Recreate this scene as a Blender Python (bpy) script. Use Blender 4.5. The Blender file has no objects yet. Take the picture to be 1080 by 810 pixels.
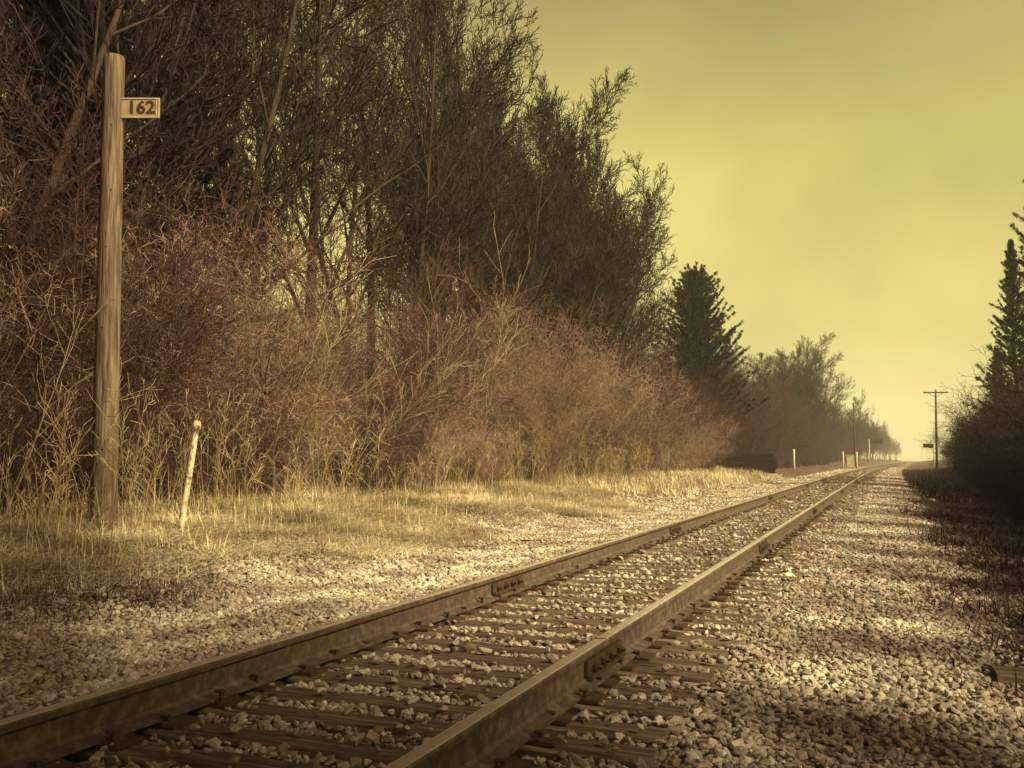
import bpy, math, random
import numpy as np
from mathutils import Vector, Matrix

R = math.radians
rnd = random.Random(162)
nrg = np.random.default_rng(162)
scene = bpy.context.scene
COL = scene.collection

# ------------------------------------------------------------------ camera
CAM_Z = 1.095
cam_d = bpy.data.cameras.new('camera')
cam = bpy.data.objects.new('camera', cam_d)
COL.objects.link(cam)
cam.location = (0, 0, CAM_Z)
cam.rotation_euler = (R(90 + 4.53), 0, R(21.6))
cam_d.sensor_width = 36.0
cam_d.lens = 33.3
cam_d.clip_start = 0.05
cam_d.clip_end = 3000
scene.camera = cam

# ------------------------------------------------------------------ sky and sun
SUN_EL, SUN_AZ = 37.0, 108.0        # azimuth clockwise from +Y (the track): from the right, a little behind
SKY_STRENGTH = 0.172
SUN_STRENGTH = 4.9
w = bpy.data.worlds.new('World')
scene.world = w
w.use_nodes = True
nt = w.node_tree
nt.nodes.clear()
out = nt.nodes.new('ShaderNodeOutputWorld')
bg = nt.nodes.new('ShaderNodeBackground')
sky = nt.nodes.new('ShaderNodeTexSky')
sky.sky_type = 'NISHITA'
sky.sun_disc = False
sky.sun_elevation = R(SUN_EL)
sky.sun_rotation = R(SUN_AZ)
sky.air_density = 1.2
sky.dust_density = 5.0
bw = nt.nodes.new('ShaderNodeRGBToBW')
tc = nt.nodes.new('ShaderNodeTexCoord')
sp = nt.nodes.new('ShaderNodeSeparateXYZ')
ramp = nt.nodes.new('ShaderNodeValToRGB')
e = ramp.color_ramp.elements
e[0].position = 0.0; e[0].color = (1.16, 1.02, 0.46, 1)
e[1].position = 1.0; e[1].color = (0.11, 0.044, 0.080, 1)
for p_, c_ in ((0.12, (1.08, 0.95, 0.32, 1)), (0.30, (1.02, 0.90, 0.27, 1)), (0.48, (0.62, 0.48, 0.18, 1)), (0.64, (0.19, 0.082, 0.105, 1))):
    q = e.new(p_); q.color = c_
cloud = nt.nodes.new('ShaderNodeTexNoise')
cloud.inputs['Scale'].default_value = 2.4
cloud.inputs['Detail'].default_value = 5
cmap = nt.nodes.new('ShaderNodeMapRange')
cmap.inputs[1].default_value = 0.3; cmap.inputs[2].default_value = 0.7
cmap.inputs[3].default_value = 0.68; cmap.inputs[4].default_value = 1.24
mx = nt.nodes.new('ShaderNodeVectorMath'); mx.operation = 'SCALE'
mx2 = nt.nodes.new('ShaderNodeVectorMath'); mx2.operation = 'SCALE'
L = nt.links.new
# the sky just above the horizon keeps the brightness it has a little higher up (bright haze, not a dark dust band)
sp0 = nt.nodes.new('ShaderNodeSeparateXYZ'); mxz = nt.nodes.new('ShaderNodeMath'); mxz.operation = 'MAXIMUM'
mxz.inputs[1].default_value = 0.16
cb0 = nt.nodes.new('ShaderNodeCombineXYZ')
L(tc.outputs['Generated'], sp0.inputs[0]); L(sp0.outputs[0], cb0.inputs[0]); L(sp0.outputs[1], cb0.inputs[1])
L(sp0.outputs[2], mxz.inputs[0]); L(mxz.outputs[0], cb0.inputs[2])
L(cb0.outputs[0], sky.inputs['Vector'])
L(sky.outputs[0], bw.inputs[0])
L(tc.outputs['Generated'], sp.inputs[0])
L(sp.outputs[2], ramp.inputs[0])
L(ramp.outputs[0], mx.inputs[0]); L(bw.outputs[0], mx.inputs['Scale'])
L(tc.outputs['Generated'], cloud.inputs['Vector'])
L(cloud.outputs[0], cmap.inputs[0])
L(mx.outputs[0], mx2.inputs[0]); L(cmap.outputs[0], mx2.inputs['Scale'])
L(mx2.outputs[0], bg.inputs[0])
bg.inputs[1].default_value = SKY_STRENGTH
L(bg.outputs[0], out.inputs[0])

sd = bpy.data.lights.new('sun', 'SUN')
sun = bpy.data.objects.new('sun', sd)
COL.objects.link(sun)
sd.energy = SUN_STRENGTH
sd.angle = R(10)
sd.color = (1.0, 0.86, 0.46)
az = R(SUN_AZ); el = R(SUN_EL)
to_sun = Vector((math.sin(az) * math.cos(el), math.cos(az) * math.cos(el), math.sin(el)))
sun.rotation_euler = to_sun.to_track_quat('Z', 'Y').to_euler()

vs = scene.view_settings
vs.view_transform = 'Standard'
vs.look = 'None'
vs.exposure = 0.80
vs.gamma = 1.0
vs.use_curve_mapping = False
scene.cycles.max_bounces = 5
scene.cycles.diffuse_bounces = 2
scene.cycles.glossy_bounces = 2
scene.cycles.volume_bounces = 1
scene.cycles.transparent_max_bounces = 6

# ------------------------------------------------------------------ helpers
def mesh_np(name, verts, faces, mats, smooth=False, midx=None):
    """verts (N,3), faces (M,3|4) arrays -> mesh datablock"""
    verts = np.asarray(verts, dtype=np.float32).reshape(-1, 3)
    faces = np.asarray(faces, dtype=np.int32)
    k = faces.shape[1]
    me = bpy.data.meshes.new(name)
    me.vertices.add(len(verts)); me.vertices.foreach_set('co', verts.ravel())
    me.loops.add(faces.size); me.loops.foreach_set('vertex_index', faces.ravel())
    me.polygons.add(len(faces))
    me.polygons.foreach_set('loop_start', np.arange(0, faces.size, k, dtype=np.int32))
    if midx is not None:
        me.polygons.foreach_set('material_index', np.asarray(midx, dtype=np.int32))
    me.update(calc_edges=True)
    me.polygons.foreach_set('use_smooth', np.full(len(faces), smooth))
    for m in (mats if isinstance(mats, (list, tuple)) else [mats]):
        me.materials.append(m)
    return me

def link(name, data, parent=None, loc=(0, 0, 0), rot=(0, 0, 0), scale=(1, 1, 1)):
    o = bpy.data.objects.new(name, data)
    COL.objects.link(o)
    o.location = loc; o.rotation_euler = rot; o.scale = scale
    if parent is not None:
        o.parent = parent
    return o

def tag(o, label=None, cat=None, group=None, kind=None):
    if label: o['label'] = label
    if cat: o['category'] = cat
    if group: o['group'] = group
    if kind: o['kind'] = kind
    return o

def thing(name, label, cat, loc=(0, 0, 0), rot=(0, 0, 0), group=None, scale=(1, 1, 1)):
    o = link(name, None, None, loc, rot, scale)
    o.empty_display_size = 0.2
    return tag(o, label, cat, group)

def dup(o, parent=None):
    c = o.copy(); COL.objects.link(c); c.parent = parent
    for ch in o.children:
        dup(ch, c)
    return c

class MB:
    """collects boxes, lathes, prisms in one mesh"""
    def __init__(s): s.v = []; s.f = []; s.m = []
    def add(s, vs_, fs_, m=0):
        n = len(s.v); s.v += [tuple(q) for q in vs_]
        for f in fs_: s.f.append(tuple(i + n for i in f)); s.m.append(m)
    def box(s, c, size, mat=None, m=0, ch=0.0, jit=0.0, rr=None):
        x, y, z = (a / 2 for a in size)
        if ch <= 0:
            P = [Vector((i * x, j * y, k * z)) for i in (-1, 1) for j in (-1, 1) for k in (-1, 1)]
            F = [(0, 1, 3, 2), (4, 6, 7, 5), (0, 4, 5, 1), (2, 3, 7, 6), (0, 2, 6, 4), (1, 5, 7, 3)]
        else:   # chamfered along x: octagon profile in yz
            prof = [(-y + ch, -z), (y - ch, -z), (y, -z + ch), (y, z - ch), (y - ch, z), (-y + ch, z), (-y, z - ch), (-y, -z + ch)]
            P = []
            for sx in (-1, 1):
                P += [Vector((sx * x, a, b)) for a, b in prof]
            F = [tuple(reversed(range(8))), tuple(range(8, 16))] + [(i, (i + 1) % 8, 8 + (i + 1) % 8, 8 + i) for i in range(8)]
        if jit and rr:
            P = [p + Vector((rr.uniform(-jit, jit), rr.uniform(-jit, jit), rr.uniform(-jit, jit))) for p in P]
        if mat is not None: P = [mat @ p for p in P]
        c = Vector(c)
        s.add([p + c for p in P], F, m)
    def lathe(s, prof, n=12, c=(0, 0, 0), mat=None, m=0, wob=0.0, rr=None):
        """prof: list (r,z) bottom to top, capped"""
        P = []; F = []
        for r_, z_ in prof:
            for i in range(n):
                a = 2 * math.pi * i / n
                k = r_ * (1 + (rr.uniform(-wob, wob) if rr else 0))
                P.append(Vector((k * math.cos(a), k * math.sin(a), z_)))
        for j in range(len(prof) - 1):
            for i in range(n):
                F.append((j * n + i, j * n + (i + 1) % n, (j + 1) * n + (i + 1) % n, (j + 1) * n + i))
        F.append(tuple(reversed(range(n)))); F.append(tuple((len(prof) - 1) * n + i for i in range(n)))
        if mat is not None: P = [mat @ p for p in P]
        c = Vector(c)
        s.add([p + c for p in P], F, m)
    def mesh(s, name, mats, smooth=False):
        me = bpy.data.meshes.new(name)
        me.from_pydata(s.v, [], s.f)
        for i, p in enumerate(me.polygons):
            p.material_index = s.m[i]; p.use_smooth = smooth
        for m in (mats if isinstance(mats, (list, tuple)) else [mats]): me.materials.append(m)
        me.update()
        return me
    def build(s, name, mats, parent=None, loc=(0, 0, 0), rot=(0, 0, 0), smooth=False):
        return link(name, s.mesh(name, mats, smooth), parent, loc, rot)

# ------------------------------------------------------------------ materials
def mat(name, cols, scale=5.0, detail=6.0, stretch=(1, 1, 1), rough=0.85, bump=0.0, bscale=None, bdist=0.02,
        island=None, spec=0.25, metallic=0.0, rough_noise=0.6, contrast=(0.3, 0.7), voronoi=None, trans=0.0):
    """cols: 2 or 3 linear colours mixed by noise; island: +-value variation per mesh island"""
    m = bpy.data.materials.new(name); m.use_nodes = True
    t = m.node_tree; N = t.nodes; K = t.links.new
    b = N['Principled BSDF']
    b.inputs['Roughness'].default_value = rough
    b.inputs['Specular IOR Level'].default_value = spec
    b.inputs['Metallic'].default_value = metallic
    c = N.new('ShaderNodeTexCoord'); mp = N.new('ShaderNodeMapping')
    mp.inputs['Scale'].default_value = stretch
    K(c.outputs['Object'], mp.inputs[0])
    n1 = N.new('ShaderNodeTexNoise'); n1.inputs['Scale'].default_value = scale
    n1.inputs['Detail'].default_value = detail; n1.inputs['Roughness'].default_value = rough_noise
    K(mp.outputs[0], n1.inputs['Vector'])
    cr = N.new('ShaderNodeValToRGB'); el_ = cr.color_ramp.elements
    el_[0].position = contrast[0]; el_[1].position = contrast[1]
    el_[0].color = (*cols[0], 1); el_[1].color = (*cols[-1], 1)
    if len(cols) == 3:
        q = el_.new(sum(contrast) / 2); q.color = (*cols[1], 1)
    K(n1.outputs[0], cr.inputs[0])
    col = cr.outputs[0]
    if island:
        g = N.new('ShaderNodeNewGeometry'); mr = N.new('ShaderNodeMapRange')
        mr.inputs[3].default_value = 1 - island; mr.inputs[4].default_value = 1 + island
        K(g.outputs['Random Per Island'], mr.inputs[0])
        vm = N.new('ShaderNodeVectorMath'); vm.operation = 'SCALE'
        K(col, vm.inputs[0]); K(mr.outputs[0], vm.inputs['Scale'])
        col = vm.outputs[0]
    if voronoi:
        vo = N.new('ShaderNodeTexVoronoi'); vo.inputs['Scale'].default_value = voronoi
        K(mp.outputs[0], vo.inputs['Vector'])
        hv = N.new('ShaderNodeSeparateColor'); K(vo.outputs['Color'], hv.inputs[0])
        mr = N.new('ShaderNodeMapRange'); mr.inputs[3].default_value = 0.55; mr.inputs[4].default_value = 1.35
        K(hv.outputs[0], mr.inputs[0])
        vm = N.new('ShaderNodeVectorMath'); vm.operation = 'SCALE'
        K(col, vm.inputs[0]); K(mr.outputs[0], vm.inputs['Scale'])
        col = vm.outputs[0]
        bp = N.new('ShaderNodeBump'); bp.inputs['Strength'].default_value = 0.9; bp.inputs['Distance'].default_value = 0.03
        bp.invert = True
        K(vo.outputs['Distance'], bp.inputs['Height']); K(bp.outputs[0], b.inputs['Normal'])
    elif bump:
        n2 = N.new('ShaderNodeTexNoise'); n2.inputs['Scale'].default_value = bscale or scale * 3
        n2.inputs['Detail'].default_value = 5
        K(mp.outputs[0], n2.inputs['Vector'])
        bp = N.new('ShaderNodeBump'); bp.inputs['Strength'].default_value = bump; bp.inputs['Distance'].default_value = bdist
        K(n2.outputs[0], bp.inputs['Height']); K(bp.outputs[0], b.inputs['Normal'])
    K(col, b.inputs['Base Color'])
    return m

M = {}
M['stone'] = mat('ballast_stone', [(0.15, 0.10, 0.09), (0.34, 0.275, 0.235), (0.62, 0.56, 0.47)], 1.3, 8, island=0.45, bump=0.5, bscale=60, bdist=0.004)
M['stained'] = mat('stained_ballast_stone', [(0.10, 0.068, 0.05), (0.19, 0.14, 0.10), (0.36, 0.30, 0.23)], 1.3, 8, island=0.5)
M['bed'] = mat('gravel_bed', [(0.10, 0.07, 0.055), (0.28, 0.23, 0.18)], 2.0, 8, voronoi=28)
M['soil'] = mat('leafy_soil', [(0.035, 0.020, 0.019), (0.090, 0.054, 0.046), (0.19, 0.13, 0.10)], 1.5, 12, bump=1.0, bscale=14, bdist=0.08)
M['tie'] = mat('weathered_tie_wood', [(0.035, 0.021, 0.018), (0.115, 0.076, 0.058), (0.30, 0.235, 0.17)], 4.0, 10, stretch=(0.5, 9, 9), bump=1.0, bscale=7, bdist=0.012, island=0.3, contrast=(0.25, 0.75))
M['rust'] = mat('rusted_rail_steel', [(0.035, 0.021, 0.019), (0.085, 0.056, 0.045), (0.19, 0.145, 0.11)], 16.0, 14, stretch=(1, 1, 1), rough_noise=.72, bump=0.35, bscale=50, bdist=0.002, rough=0.65, spec=0.4)
M['railtop'] = mat('worn_rail_head_sheen', [(0.34, 0.28, 0.22), (0.60, 0.53, 0.43)], 6.0, 12, stretch=(12, 1.5, 1), rough=0.33, metallic=0.0, spec=0.5)  # worn running surface, its sky reflection put into the pale colour
M['iron'] = mat('dark_iron', [(0.035, 0.02, 0.013), (0.09, 0.055, 0.035)], 20, 6, rough=0.7, bump=0.5, bscale=60, bdist=0.003)
M['post'] = mat('weathered_post_wood', [(0.030, 0.018, 0.015), (0.12, 0.080, 0.062), (0.26, 0.19, 0.145)], 4.0, 14, stretch=(7, 7, 0.5), bump=1.0, bscale=7, bdist=0.015, contrast=(0.28, 0.72))
M['stake'] = mat('pale_stake_wood', [(0.10, 0.07, 0.045), (0.42, 0.34, 0.24), (0.60, 0.50, 0.36)], 16.0, 8, stretch=(1, 1, 0.7), bump=0.6, bscale=30, bdist=0.01, contrast=(0.38, 0.52))
M['board'] = mat('aged_white_enamel', [(0.20, 0.14, 0.105), (0.33, 0.245, 0.18)], 9.0, 8, rough=0.6)
M['rim'] = mat('aged_cream_rim', [(0.32, 0.25, 0.18), (0.46, 0.37, 0.27)], 12.0, 8, rough=0.6)
M['ink'] = mat('dark_paint', [(0.03, 0.015, 0.01), (0.06, 0.03, 0.02)], 30.0, 4, rough=0.7)
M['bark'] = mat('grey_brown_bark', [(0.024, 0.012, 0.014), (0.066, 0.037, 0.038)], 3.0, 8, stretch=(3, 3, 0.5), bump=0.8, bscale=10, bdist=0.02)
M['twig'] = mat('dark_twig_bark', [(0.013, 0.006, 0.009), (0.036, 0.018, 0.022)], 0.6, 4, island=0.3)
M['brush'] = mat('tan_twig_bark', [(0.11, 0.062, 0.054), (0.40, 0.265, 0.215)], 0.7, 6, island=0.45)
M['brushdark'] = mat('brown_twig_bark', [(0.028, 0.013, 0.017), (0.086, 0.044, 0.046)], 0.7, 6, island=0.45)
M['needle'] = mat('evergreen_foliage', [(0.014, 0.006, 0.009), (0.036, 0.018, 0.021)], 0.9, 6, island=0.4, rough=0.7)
M['straw'] = mat('dry_straw_grass', [(0.32, 0.25, 0.17), (0.58, 0.475, 0.34), (0.80, 0.69, 0.50)], 0.8, 6, island=0.35, contrast=(0.35, 0.65))
M['weed'] = mat('dead_weed_stalk', [(0.20, 0.14, 0.085), (0.45, 0.34, 0.21)], 1.0, 5, island=0.4)
M['darkleaf'] = mat('shaded_groundcover', [(0.030, 0.015, 0.017), (0.10, 0.056, 0.052)], 1.0, 6, island=0.4)
M['creosote'] = mat('creosoted_old_wood', [(0.010, 0.006, 0.006), (0.028, 0.018, 0.015)], 4.0, 8, stretch=(.4, 8, 8), bump=.8, bscale=8, island=.4, spec=.05)
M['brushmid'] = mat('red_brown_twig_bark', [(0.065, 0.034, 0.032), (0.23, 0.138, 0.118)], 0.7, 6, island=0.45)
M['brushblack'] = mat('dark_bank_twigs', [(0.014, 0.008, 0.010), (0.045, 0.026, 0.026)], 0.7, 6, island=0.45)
M['drift'] = mat('pale_dead_wood', [(0.16, 0.11, 0.075), (0.42, 0.33, 0.22)], 6.0, 8, stretch=(0.4, 6, 6), bump=0.5)
M['white'] = mat('dull_white_paint', [(0.36, 0.31, 0.25), (0.60, 0.53, 0.42)], 6.0, 6)
M['cabinet'] = mat('grey_cabinet_metal', [(0.24, 0.19, 0.15), (0.36, 0.30, 0.23)], 4.0, 6)

# ------------------------------------------------------------------ layout: (u, v) = sideways from / along the track
TC = -2.14            # track centre
def curve(v):
    """track bends a hair to the right in the distance"""
    v = np.asarray(v, dtype=float)
    a = np.clip(v - 45, 0, 90)
    b = np.clip(v - 135, 0, None)
    return 0.027 * (a * a / 180.0) + 0.027 * b
def uv(u, v):
    return float(u + curve(v)), float(v)

def wob(u, v):
    return (0.06 * np.sin(u * 1.7 + 0.6 * np.sin(v * 0.5)) * np.sin(v * 0.83 + 1.0)
            + 0.035 * np.sin(u * 4.1 + v * 2.3) + 0.03 * np.sin(v * 3.3 - u * 2.2))
PU = [-600, -60, -20, -12, -9.0, -7.6, -6.8, -6.2, -5.6, -5.0, -4.0, -3.5, -0.8, 0.4, 1.1, 1.8, 3.0, 5.0, 8.0, 20, 60, 600]
PZ = [3.0, 2.4, 1.0, 0.70, 0.46, 0.34, 0.20, 0.03, -0.06, -0.10, -0.05, -0.02, -0.02, -0.06, -0.14, -0.24, -0.25, -0.05, 0.4, 0.8, 2.0, 3.0]
def ground_z(u, v):
    u = np.asarray(u, dtype=float); v = np.asarray(v, dtype=float)
    z = np.interp(u, PU, PZ)
    off = np.clip((np.abs(u - TC) - 2.6) / 2.0, 0, 1)
    amp = 1 + np.clip((np.abs(u - TC) - 8) / 6, 0, 2)
    return z + wob(u, v) * off * amp - 0.03

# ---- terrain sheet
def sheet(name, us, vs_, zfun, m):
    U, V = np.meshgrid(us, vs_, indexing='ij')
    X = U + curve(V); Z = zfun(U, V)
    P = np.stack([X, V, Z], -1).reshape(-1, 3)
    nu, nv = len(us), len(vs_)
    i, j = np.meshgrid(np.arange(nu - 1), np.arange(nv - 1), indexing='ij')
    a = (i * nv + j).ravel()
    F = np.stack([a, a + nv, a + nv + 1, a + 1], 1)
    return link(name, mesh_np(name, P, F, m, smooth=True))

us = np.unique(np.concatenate([np.linspace(-600, -40, 20), np.linspace(-40, -12, 30), np.linspace(-12, 8, 90), np.linspace(8, 40, 30), np.linspace(40, 600, 20)]))
vs1 = np.unique(np.concatenate([np.linspace(-600, -20, 20), np.linspace(-20, 40, 150), np.linspace(40, 150, 80), np.linspace(150, 600, 40)]))
g = sheet('ground', us, vs1, lambda u, v: ground_z(u, v) - np.where((u > -6.0) & (u < 0.6), 0.10, 0.0), M['soil'])
tag(g, 'brown leafy soil and verge on both sides of the track', kind='structure')

def bed_z(u, v):
    edge = np.clip(np.minimum((u + 6.5) / 0.7, (0.95 + .25 * np.sin(v * .8) - u) / 0.5), 0, 1)
    cr = np.where((u > -3.4) & (u < -0.85), -0.045, 0.0)
    return ground_z(u, v) + cr - (1 - edge) * 0.14
bz = sheet('ballast_bed', np.linspace(-6.5, 1.9, 80), np.unique(np.concatenate([np.linspace(-15, 30, 160), np.linspace(30, 560, 200)])), bed_z, M['bed'])
tag(bz, 'gravel bed under the railway track', kind='structure')

# ------------------------------------------------------------------ ballast stones
def ico():
    t = (1 + 5 ** 0.5) / 2
    v = np.array([(-1, t, 0), (1, t, 0), (-1, -t, 0), (1, -t, 0), (0, -1, t), (0, 1, t), (0, -1, -t), (0, 1, -t), (t, 0, -1), (t, 0, 1), (-t, 0, -1), (-t, 0, 1)], float)
    v /= np.linalg.norm(v[0])
    f = np.array([(0, 11, 5), (0, 5, 1), (0, 1, 7), (0, 7, 10), (0, 10, 11), (1, 5, 9), (5, 11, 4), (11, 10, 2), (10, 7, 6), (7, 1, 8),
                  (3, 9, 4), (3, 4, 2), (3, 2, 6), (3, 6, 8), (3, 8, 9), (4, 9, 5), (2, 4, 11), (6, 2, 10), (8, 6, 7), (9, 8, 1)])
    return v, f
IV, IF = ico()
TIE_V0, TIE_DV = 1.9, 0.335
tie_vs = [TIE_V0 - 3 * TIE_DV + i * TIE_DV + rnd.uniform(-0.025, 0.025) for i in range(150)]

def stones(n, u0, u1, v0, v1, s0, s1, gen):
    u = gen.uniform(u0, u1, n); v = gen.uniform(v0, v1, n)
    s = gen.uniform(s0, s1, n) * gen.choice([0.65, 0.85, 1.0, 1.25], n, p=[.25, .3, .3, .15])
    z = ground_z(u, v) + gen.uniform(-0.012, 0.018, n)
    # between and around the ties: sink in the cribs, keep tie tops mostly clear
    tv = np.array(tie_vs)
    k = np.clip(np.searchsorted(tv, v), 1, len(tv) - 1)
    d = np.minimum(np.abs(v - tv[k - 1]), np.abs(v - tv[k]))
    inside = (u > -3.42) & (u < -0.86) & (v < tv[-1] + 0.2)
    keep = ~(inside & (d < 0.083 - np.clip((v - 7) / 400, 0, .02)) & (gen.random(n) > 0.06))
    on = inside & (d < 0.083 - np.clip((v - 7) / 400, 0, .02))
    z = np.where(on, 0.008 + s * 0.25, z)
    z = np.where(inside & ~on, -0.032 + gen.uniform(-0.02, 0.024, n), z)
    for ru in (TC - 0.7525, TC + 0.7525):
        keep &= np.abs(u - ru) > 0.085
    near_rail = (np.abs(np.abs(u - TC) - 0.7525) < 0.2)
    z = np.where(near_rail, z - 0.01, z)
    keep &= (u < 0.75 + .3 * np.sin(v * .8) + gen.normal(0, .15, n)) | (v < 5.6) | (gen.random(n) < .12)
    u, v, s, z = u[keep], v[keep], s[keep], z[keep]; n = len(u)
    sh = IV[None] * (1 + gen.uniform(-0.32, 0.30, (n, 12, 1)))
    sc_ = np.stack([gen.uniform(0.75, 1.35, n), gen.uniform(0.6, 1.1, n), gen.uniform(0.4, 0.8, n)], 1)
    sh = sh * sc_[:, None, :] * (s * 0.5)[:, None, None]
    a = gen.uniform(0, 2 * np.pi, n); b = gen.normal(0, 0.45, n); c = gen.normal(0, 0.35, n)
    x, y, zz = sh[..., 0], sh[..., 1], sh[..., 2]
    cb, sb = np.cos(b)[:, None], np.sin(b)[:, None]; y, zz = y * cb - zz * sb, y * sb + zz * cb
    cc, sc2 = np.cos(c)[:, None], np.sin(c)[:, None]; x, zz = x * cc - zz * sc2, x * sc2 + zz * cc
    ca, sa = np.cos(a)[:, None], np.sin(a)[:, None]; x, y = x * ca - y * sa, x * sa + y * ca
    P = np.stack([x + (u + curve(v))[:, None], y + v[:, None], zz + z[:, None]], -1).reshape(-1, 3)
    F = (IF[None] + (np.arange(n) * 12)[:, None, None]).reshape(-1, 3)
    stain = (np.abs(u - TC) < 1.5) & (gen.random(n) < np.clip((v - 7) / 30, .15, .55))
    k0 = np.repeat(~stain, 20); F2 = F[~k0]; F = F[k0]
    return P, F, F2

def join(parts):
    Ps, Fs, Gs, n = [], [], [], 0
    for P, F, G in parts:
        Ps.append(P); Fs.append(F + n); Gs.append(G + n); n += len(P)
    return np.concatenate(Ps), np.concatenate(Fs), np.concatenate(Gs)

st = [stones(105000, -6.6, 2.6, 1.2, 8.0, 0.024, 0.056, nrg),
      stones(105000, -6.6, 2.0, 8.0, 22.0, 0.032, 0.066, nrg),
      stones(45000, -6.4, 1.8, 22.0, 60.0, 0.055, 0.10, nrg),
      stones(9000, -5.6, 1.6, 60.0, 140.0, 0.12, 0.20, nrg),
      stones(5000, 1.4, 4.0, 1.0, 7.0, 0.03, 0.08, nrg)]
P, F, G = join(st)
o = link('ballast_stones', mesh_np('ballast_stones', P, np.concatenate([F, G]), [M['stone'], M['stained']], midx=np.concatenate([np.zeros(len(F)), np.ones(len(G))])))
tag(o, 'loose angular crushed stone filling the track and its shoulders', kind='stuff')
del P, F, G, st

# ------------------------------------------------------------------ railway track
track = thing('railway_track', 'single rusty railway line on weathered wooden ties in pale gravel', 'railway track', (TC, 0, 0))
RZ = 0.015            # top of tie plates
prof = [(-0.070, 0), (-0.070, 0.012), (-0.022, 0.026), (-0.0095, 0.040), (-0.0085, 0.122), (-0.016, 0.133), (-0.034, 0.138),
        (-0.0355, 0.160), (-0.030, 0.168), (-0.020, 0.170), (0.020, 0.170), (0.030, 0.168), (0.0355, 0.160), (0.034, 0.138), (0.016, 0.133),
        (0.0085, 0.122), (0.0095, 0.040), (0.022, 0.026), (0.070, 0.012), (0.070, 0)]
def sweep(off, v0, v1, step=1.0, pr=prof):
    vv = np.arange(v0, v1 + 0.01, step); n = len(pr)
    X = curve(vv)
    P = np.array([[(X[i] + off + p[0], vv[i], RZ + p[1]) for p in pr] for i in range(len(vv))]).reshape(-1, 3)
    F = [];  mi = []
    for i in range(len(vv) - 1):
        for j in range(n):
            a = i * n + j; b = i * n + (j + 1) % n
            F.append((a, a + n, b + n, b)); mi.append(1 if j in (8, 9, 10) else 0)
    return P, F, mi
def rail(off, joints):
    P, F, mi = sweep(off, -14, 520, 2.0)
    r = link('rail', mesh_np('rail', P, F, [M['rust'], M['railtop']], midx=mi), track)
    for jv in joints:
        mb = MB()
        for s in (-1, 1):
            mb.box((off + s * 0.020, 0, RZ + 0.080), (0.020, 0.62, 0.072), ch=0.0)
            mb.box((off + s * 0.034, 0, RZ + 0.040), (0.034, 0.62, 0.018))
            for k in range(4):
                y = -0.225 + k * 0.15
                mt = Matrix.Rotation(s * math.pi / 2, 3, 'Y')
                mb.lathe([(0.021, 0), (0.021, 0.022)], 6, (off + s * 0.030, y, RZ + 0.080), mt)
                mb.lathe([(0.011, 0.022), (0.010, 0.045)], 8, (off + s * 0.030, y, RZ + 0.080), mt)
        # bond gap across the head
        mb.box((off, 0.0, RZ + 0.1715), (0.066, 0.006, 0.003))
        mb.build('joint_bar', M['iron'], r, loc=(float(curve(jv)), jv, 0))
    return r
rail(-0.7525, [7.15, 13.6, 25.5, 37.4, 49.3])
rail(0.7525, [4.72, 11.3, 19.5, 31.4, 43.3])

# ties (each its own part), the far ones as one mass
def tie_mesh(seed):
    r_ = random.Random(seed); mb = MB()
    n = 14; Lh = 1.29 + r_.uniform(-0.04, 0.03); w_ = 0.088; h = 0.17
    P = []; F = []
    for i in range(n + 1):
        x = -Lh + 2 * Lh * i / n
        e_ = 0.02 if i in (0, n) else 0
        pr = [(-w_, -h), (w_, -h), (w_, -0.02), (w_ - 0.014, -0.002), (0.035, 0.0), (0.0, -0.003), (-0.035, 0.0), (-w_ + 0.014, -0.002), (-w_, -0.02)]
        for a, b in pr:
            P.append((x + r_.uniform(-.01, .01) * (1 if i in (0, n) else 0), a * (1 - e_) + r_.uniform(-.006, .006), b - e_ * .3 + r_.uniform(-.004, .003)))
    k = 9
    for i in range(n):
        for j in range(k):
            a = i * k + j; b = i * k + (j + 1) % k
            F.append((a, b, b + k, a + k))
    F.append(tuple(range(k))); F.append(tuple(reversed([n * k + j for j in range(k)])))
    mb.add(P, F)
    return mb.mesh('tie', M['tie'])
tie_meshes = [tie_mesh(s) for s in range(9)]
pb = MB()
pb.box((0, 0, 0.0075), (0.30, 0.15, 0.015))
pb.box((-0.080, 0, 0.016), (0.014, 0.15, 0.010)); pb.box((0.080, 0, 0.016), (0.014, 0.15, 0.010))
plate_me = pb.mesh('tie_plate', M['iron'])
sb = MB()
sb.box((0, 0, 0.018), (0.017, 0.017, 0.04)); sb.box((0.008, 0, 0.040), (0.038, 0.026, 0.012), ch=0.004)
spike_me = sb.mesh('spike', M['iron'])
for i, tv in enumerate(tie_vs[:100]):
    t_ = link('tie', tie_meshes[rnd.randrange(9)], track, (float(curve(tv)) + rnd.uniform(-.03, .03), tv, rnd.uniform(-.006, .002)), (0, 0, R(rnd.uniform(-1.2, 1.2))))
    if rnd.random() < .5: t_.rotation_euler.z += math.pi
    if tv < 24:
        sgn = -1 if abs(t_.rotation_euler.z) > 1 else 1
        for ru in (-0.7525, 0.7525):
            link('tie_plate', plate_me, t_, (ru * sgn, 0, 0.001))
            if tv < 18:
                for sx, sy in ((-1, 0.04), (1, -0.04)):
                    lift = rnd.choice([0, 0, 0, .012, .025])
                    link('spike', spike_me, t_, (ru * sgn + sx * 0.082, sy + rnd.uniform(-.01, .01), 0.0 + lift), (0, 0, 0 if sx < 0 else math.pi))
Pf = MB()
v = tie_vs[99] + TIE_DV
while v < 330:
    Pf.box((float(curve(v)), v, -0.09), (2.58, 0.176, 0.17), jit=0.01, rr=rnd); v += TIE_DV
o = Pf.build('far_ties', M['tie'], track); tag(o, kind='stuff')

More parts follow.
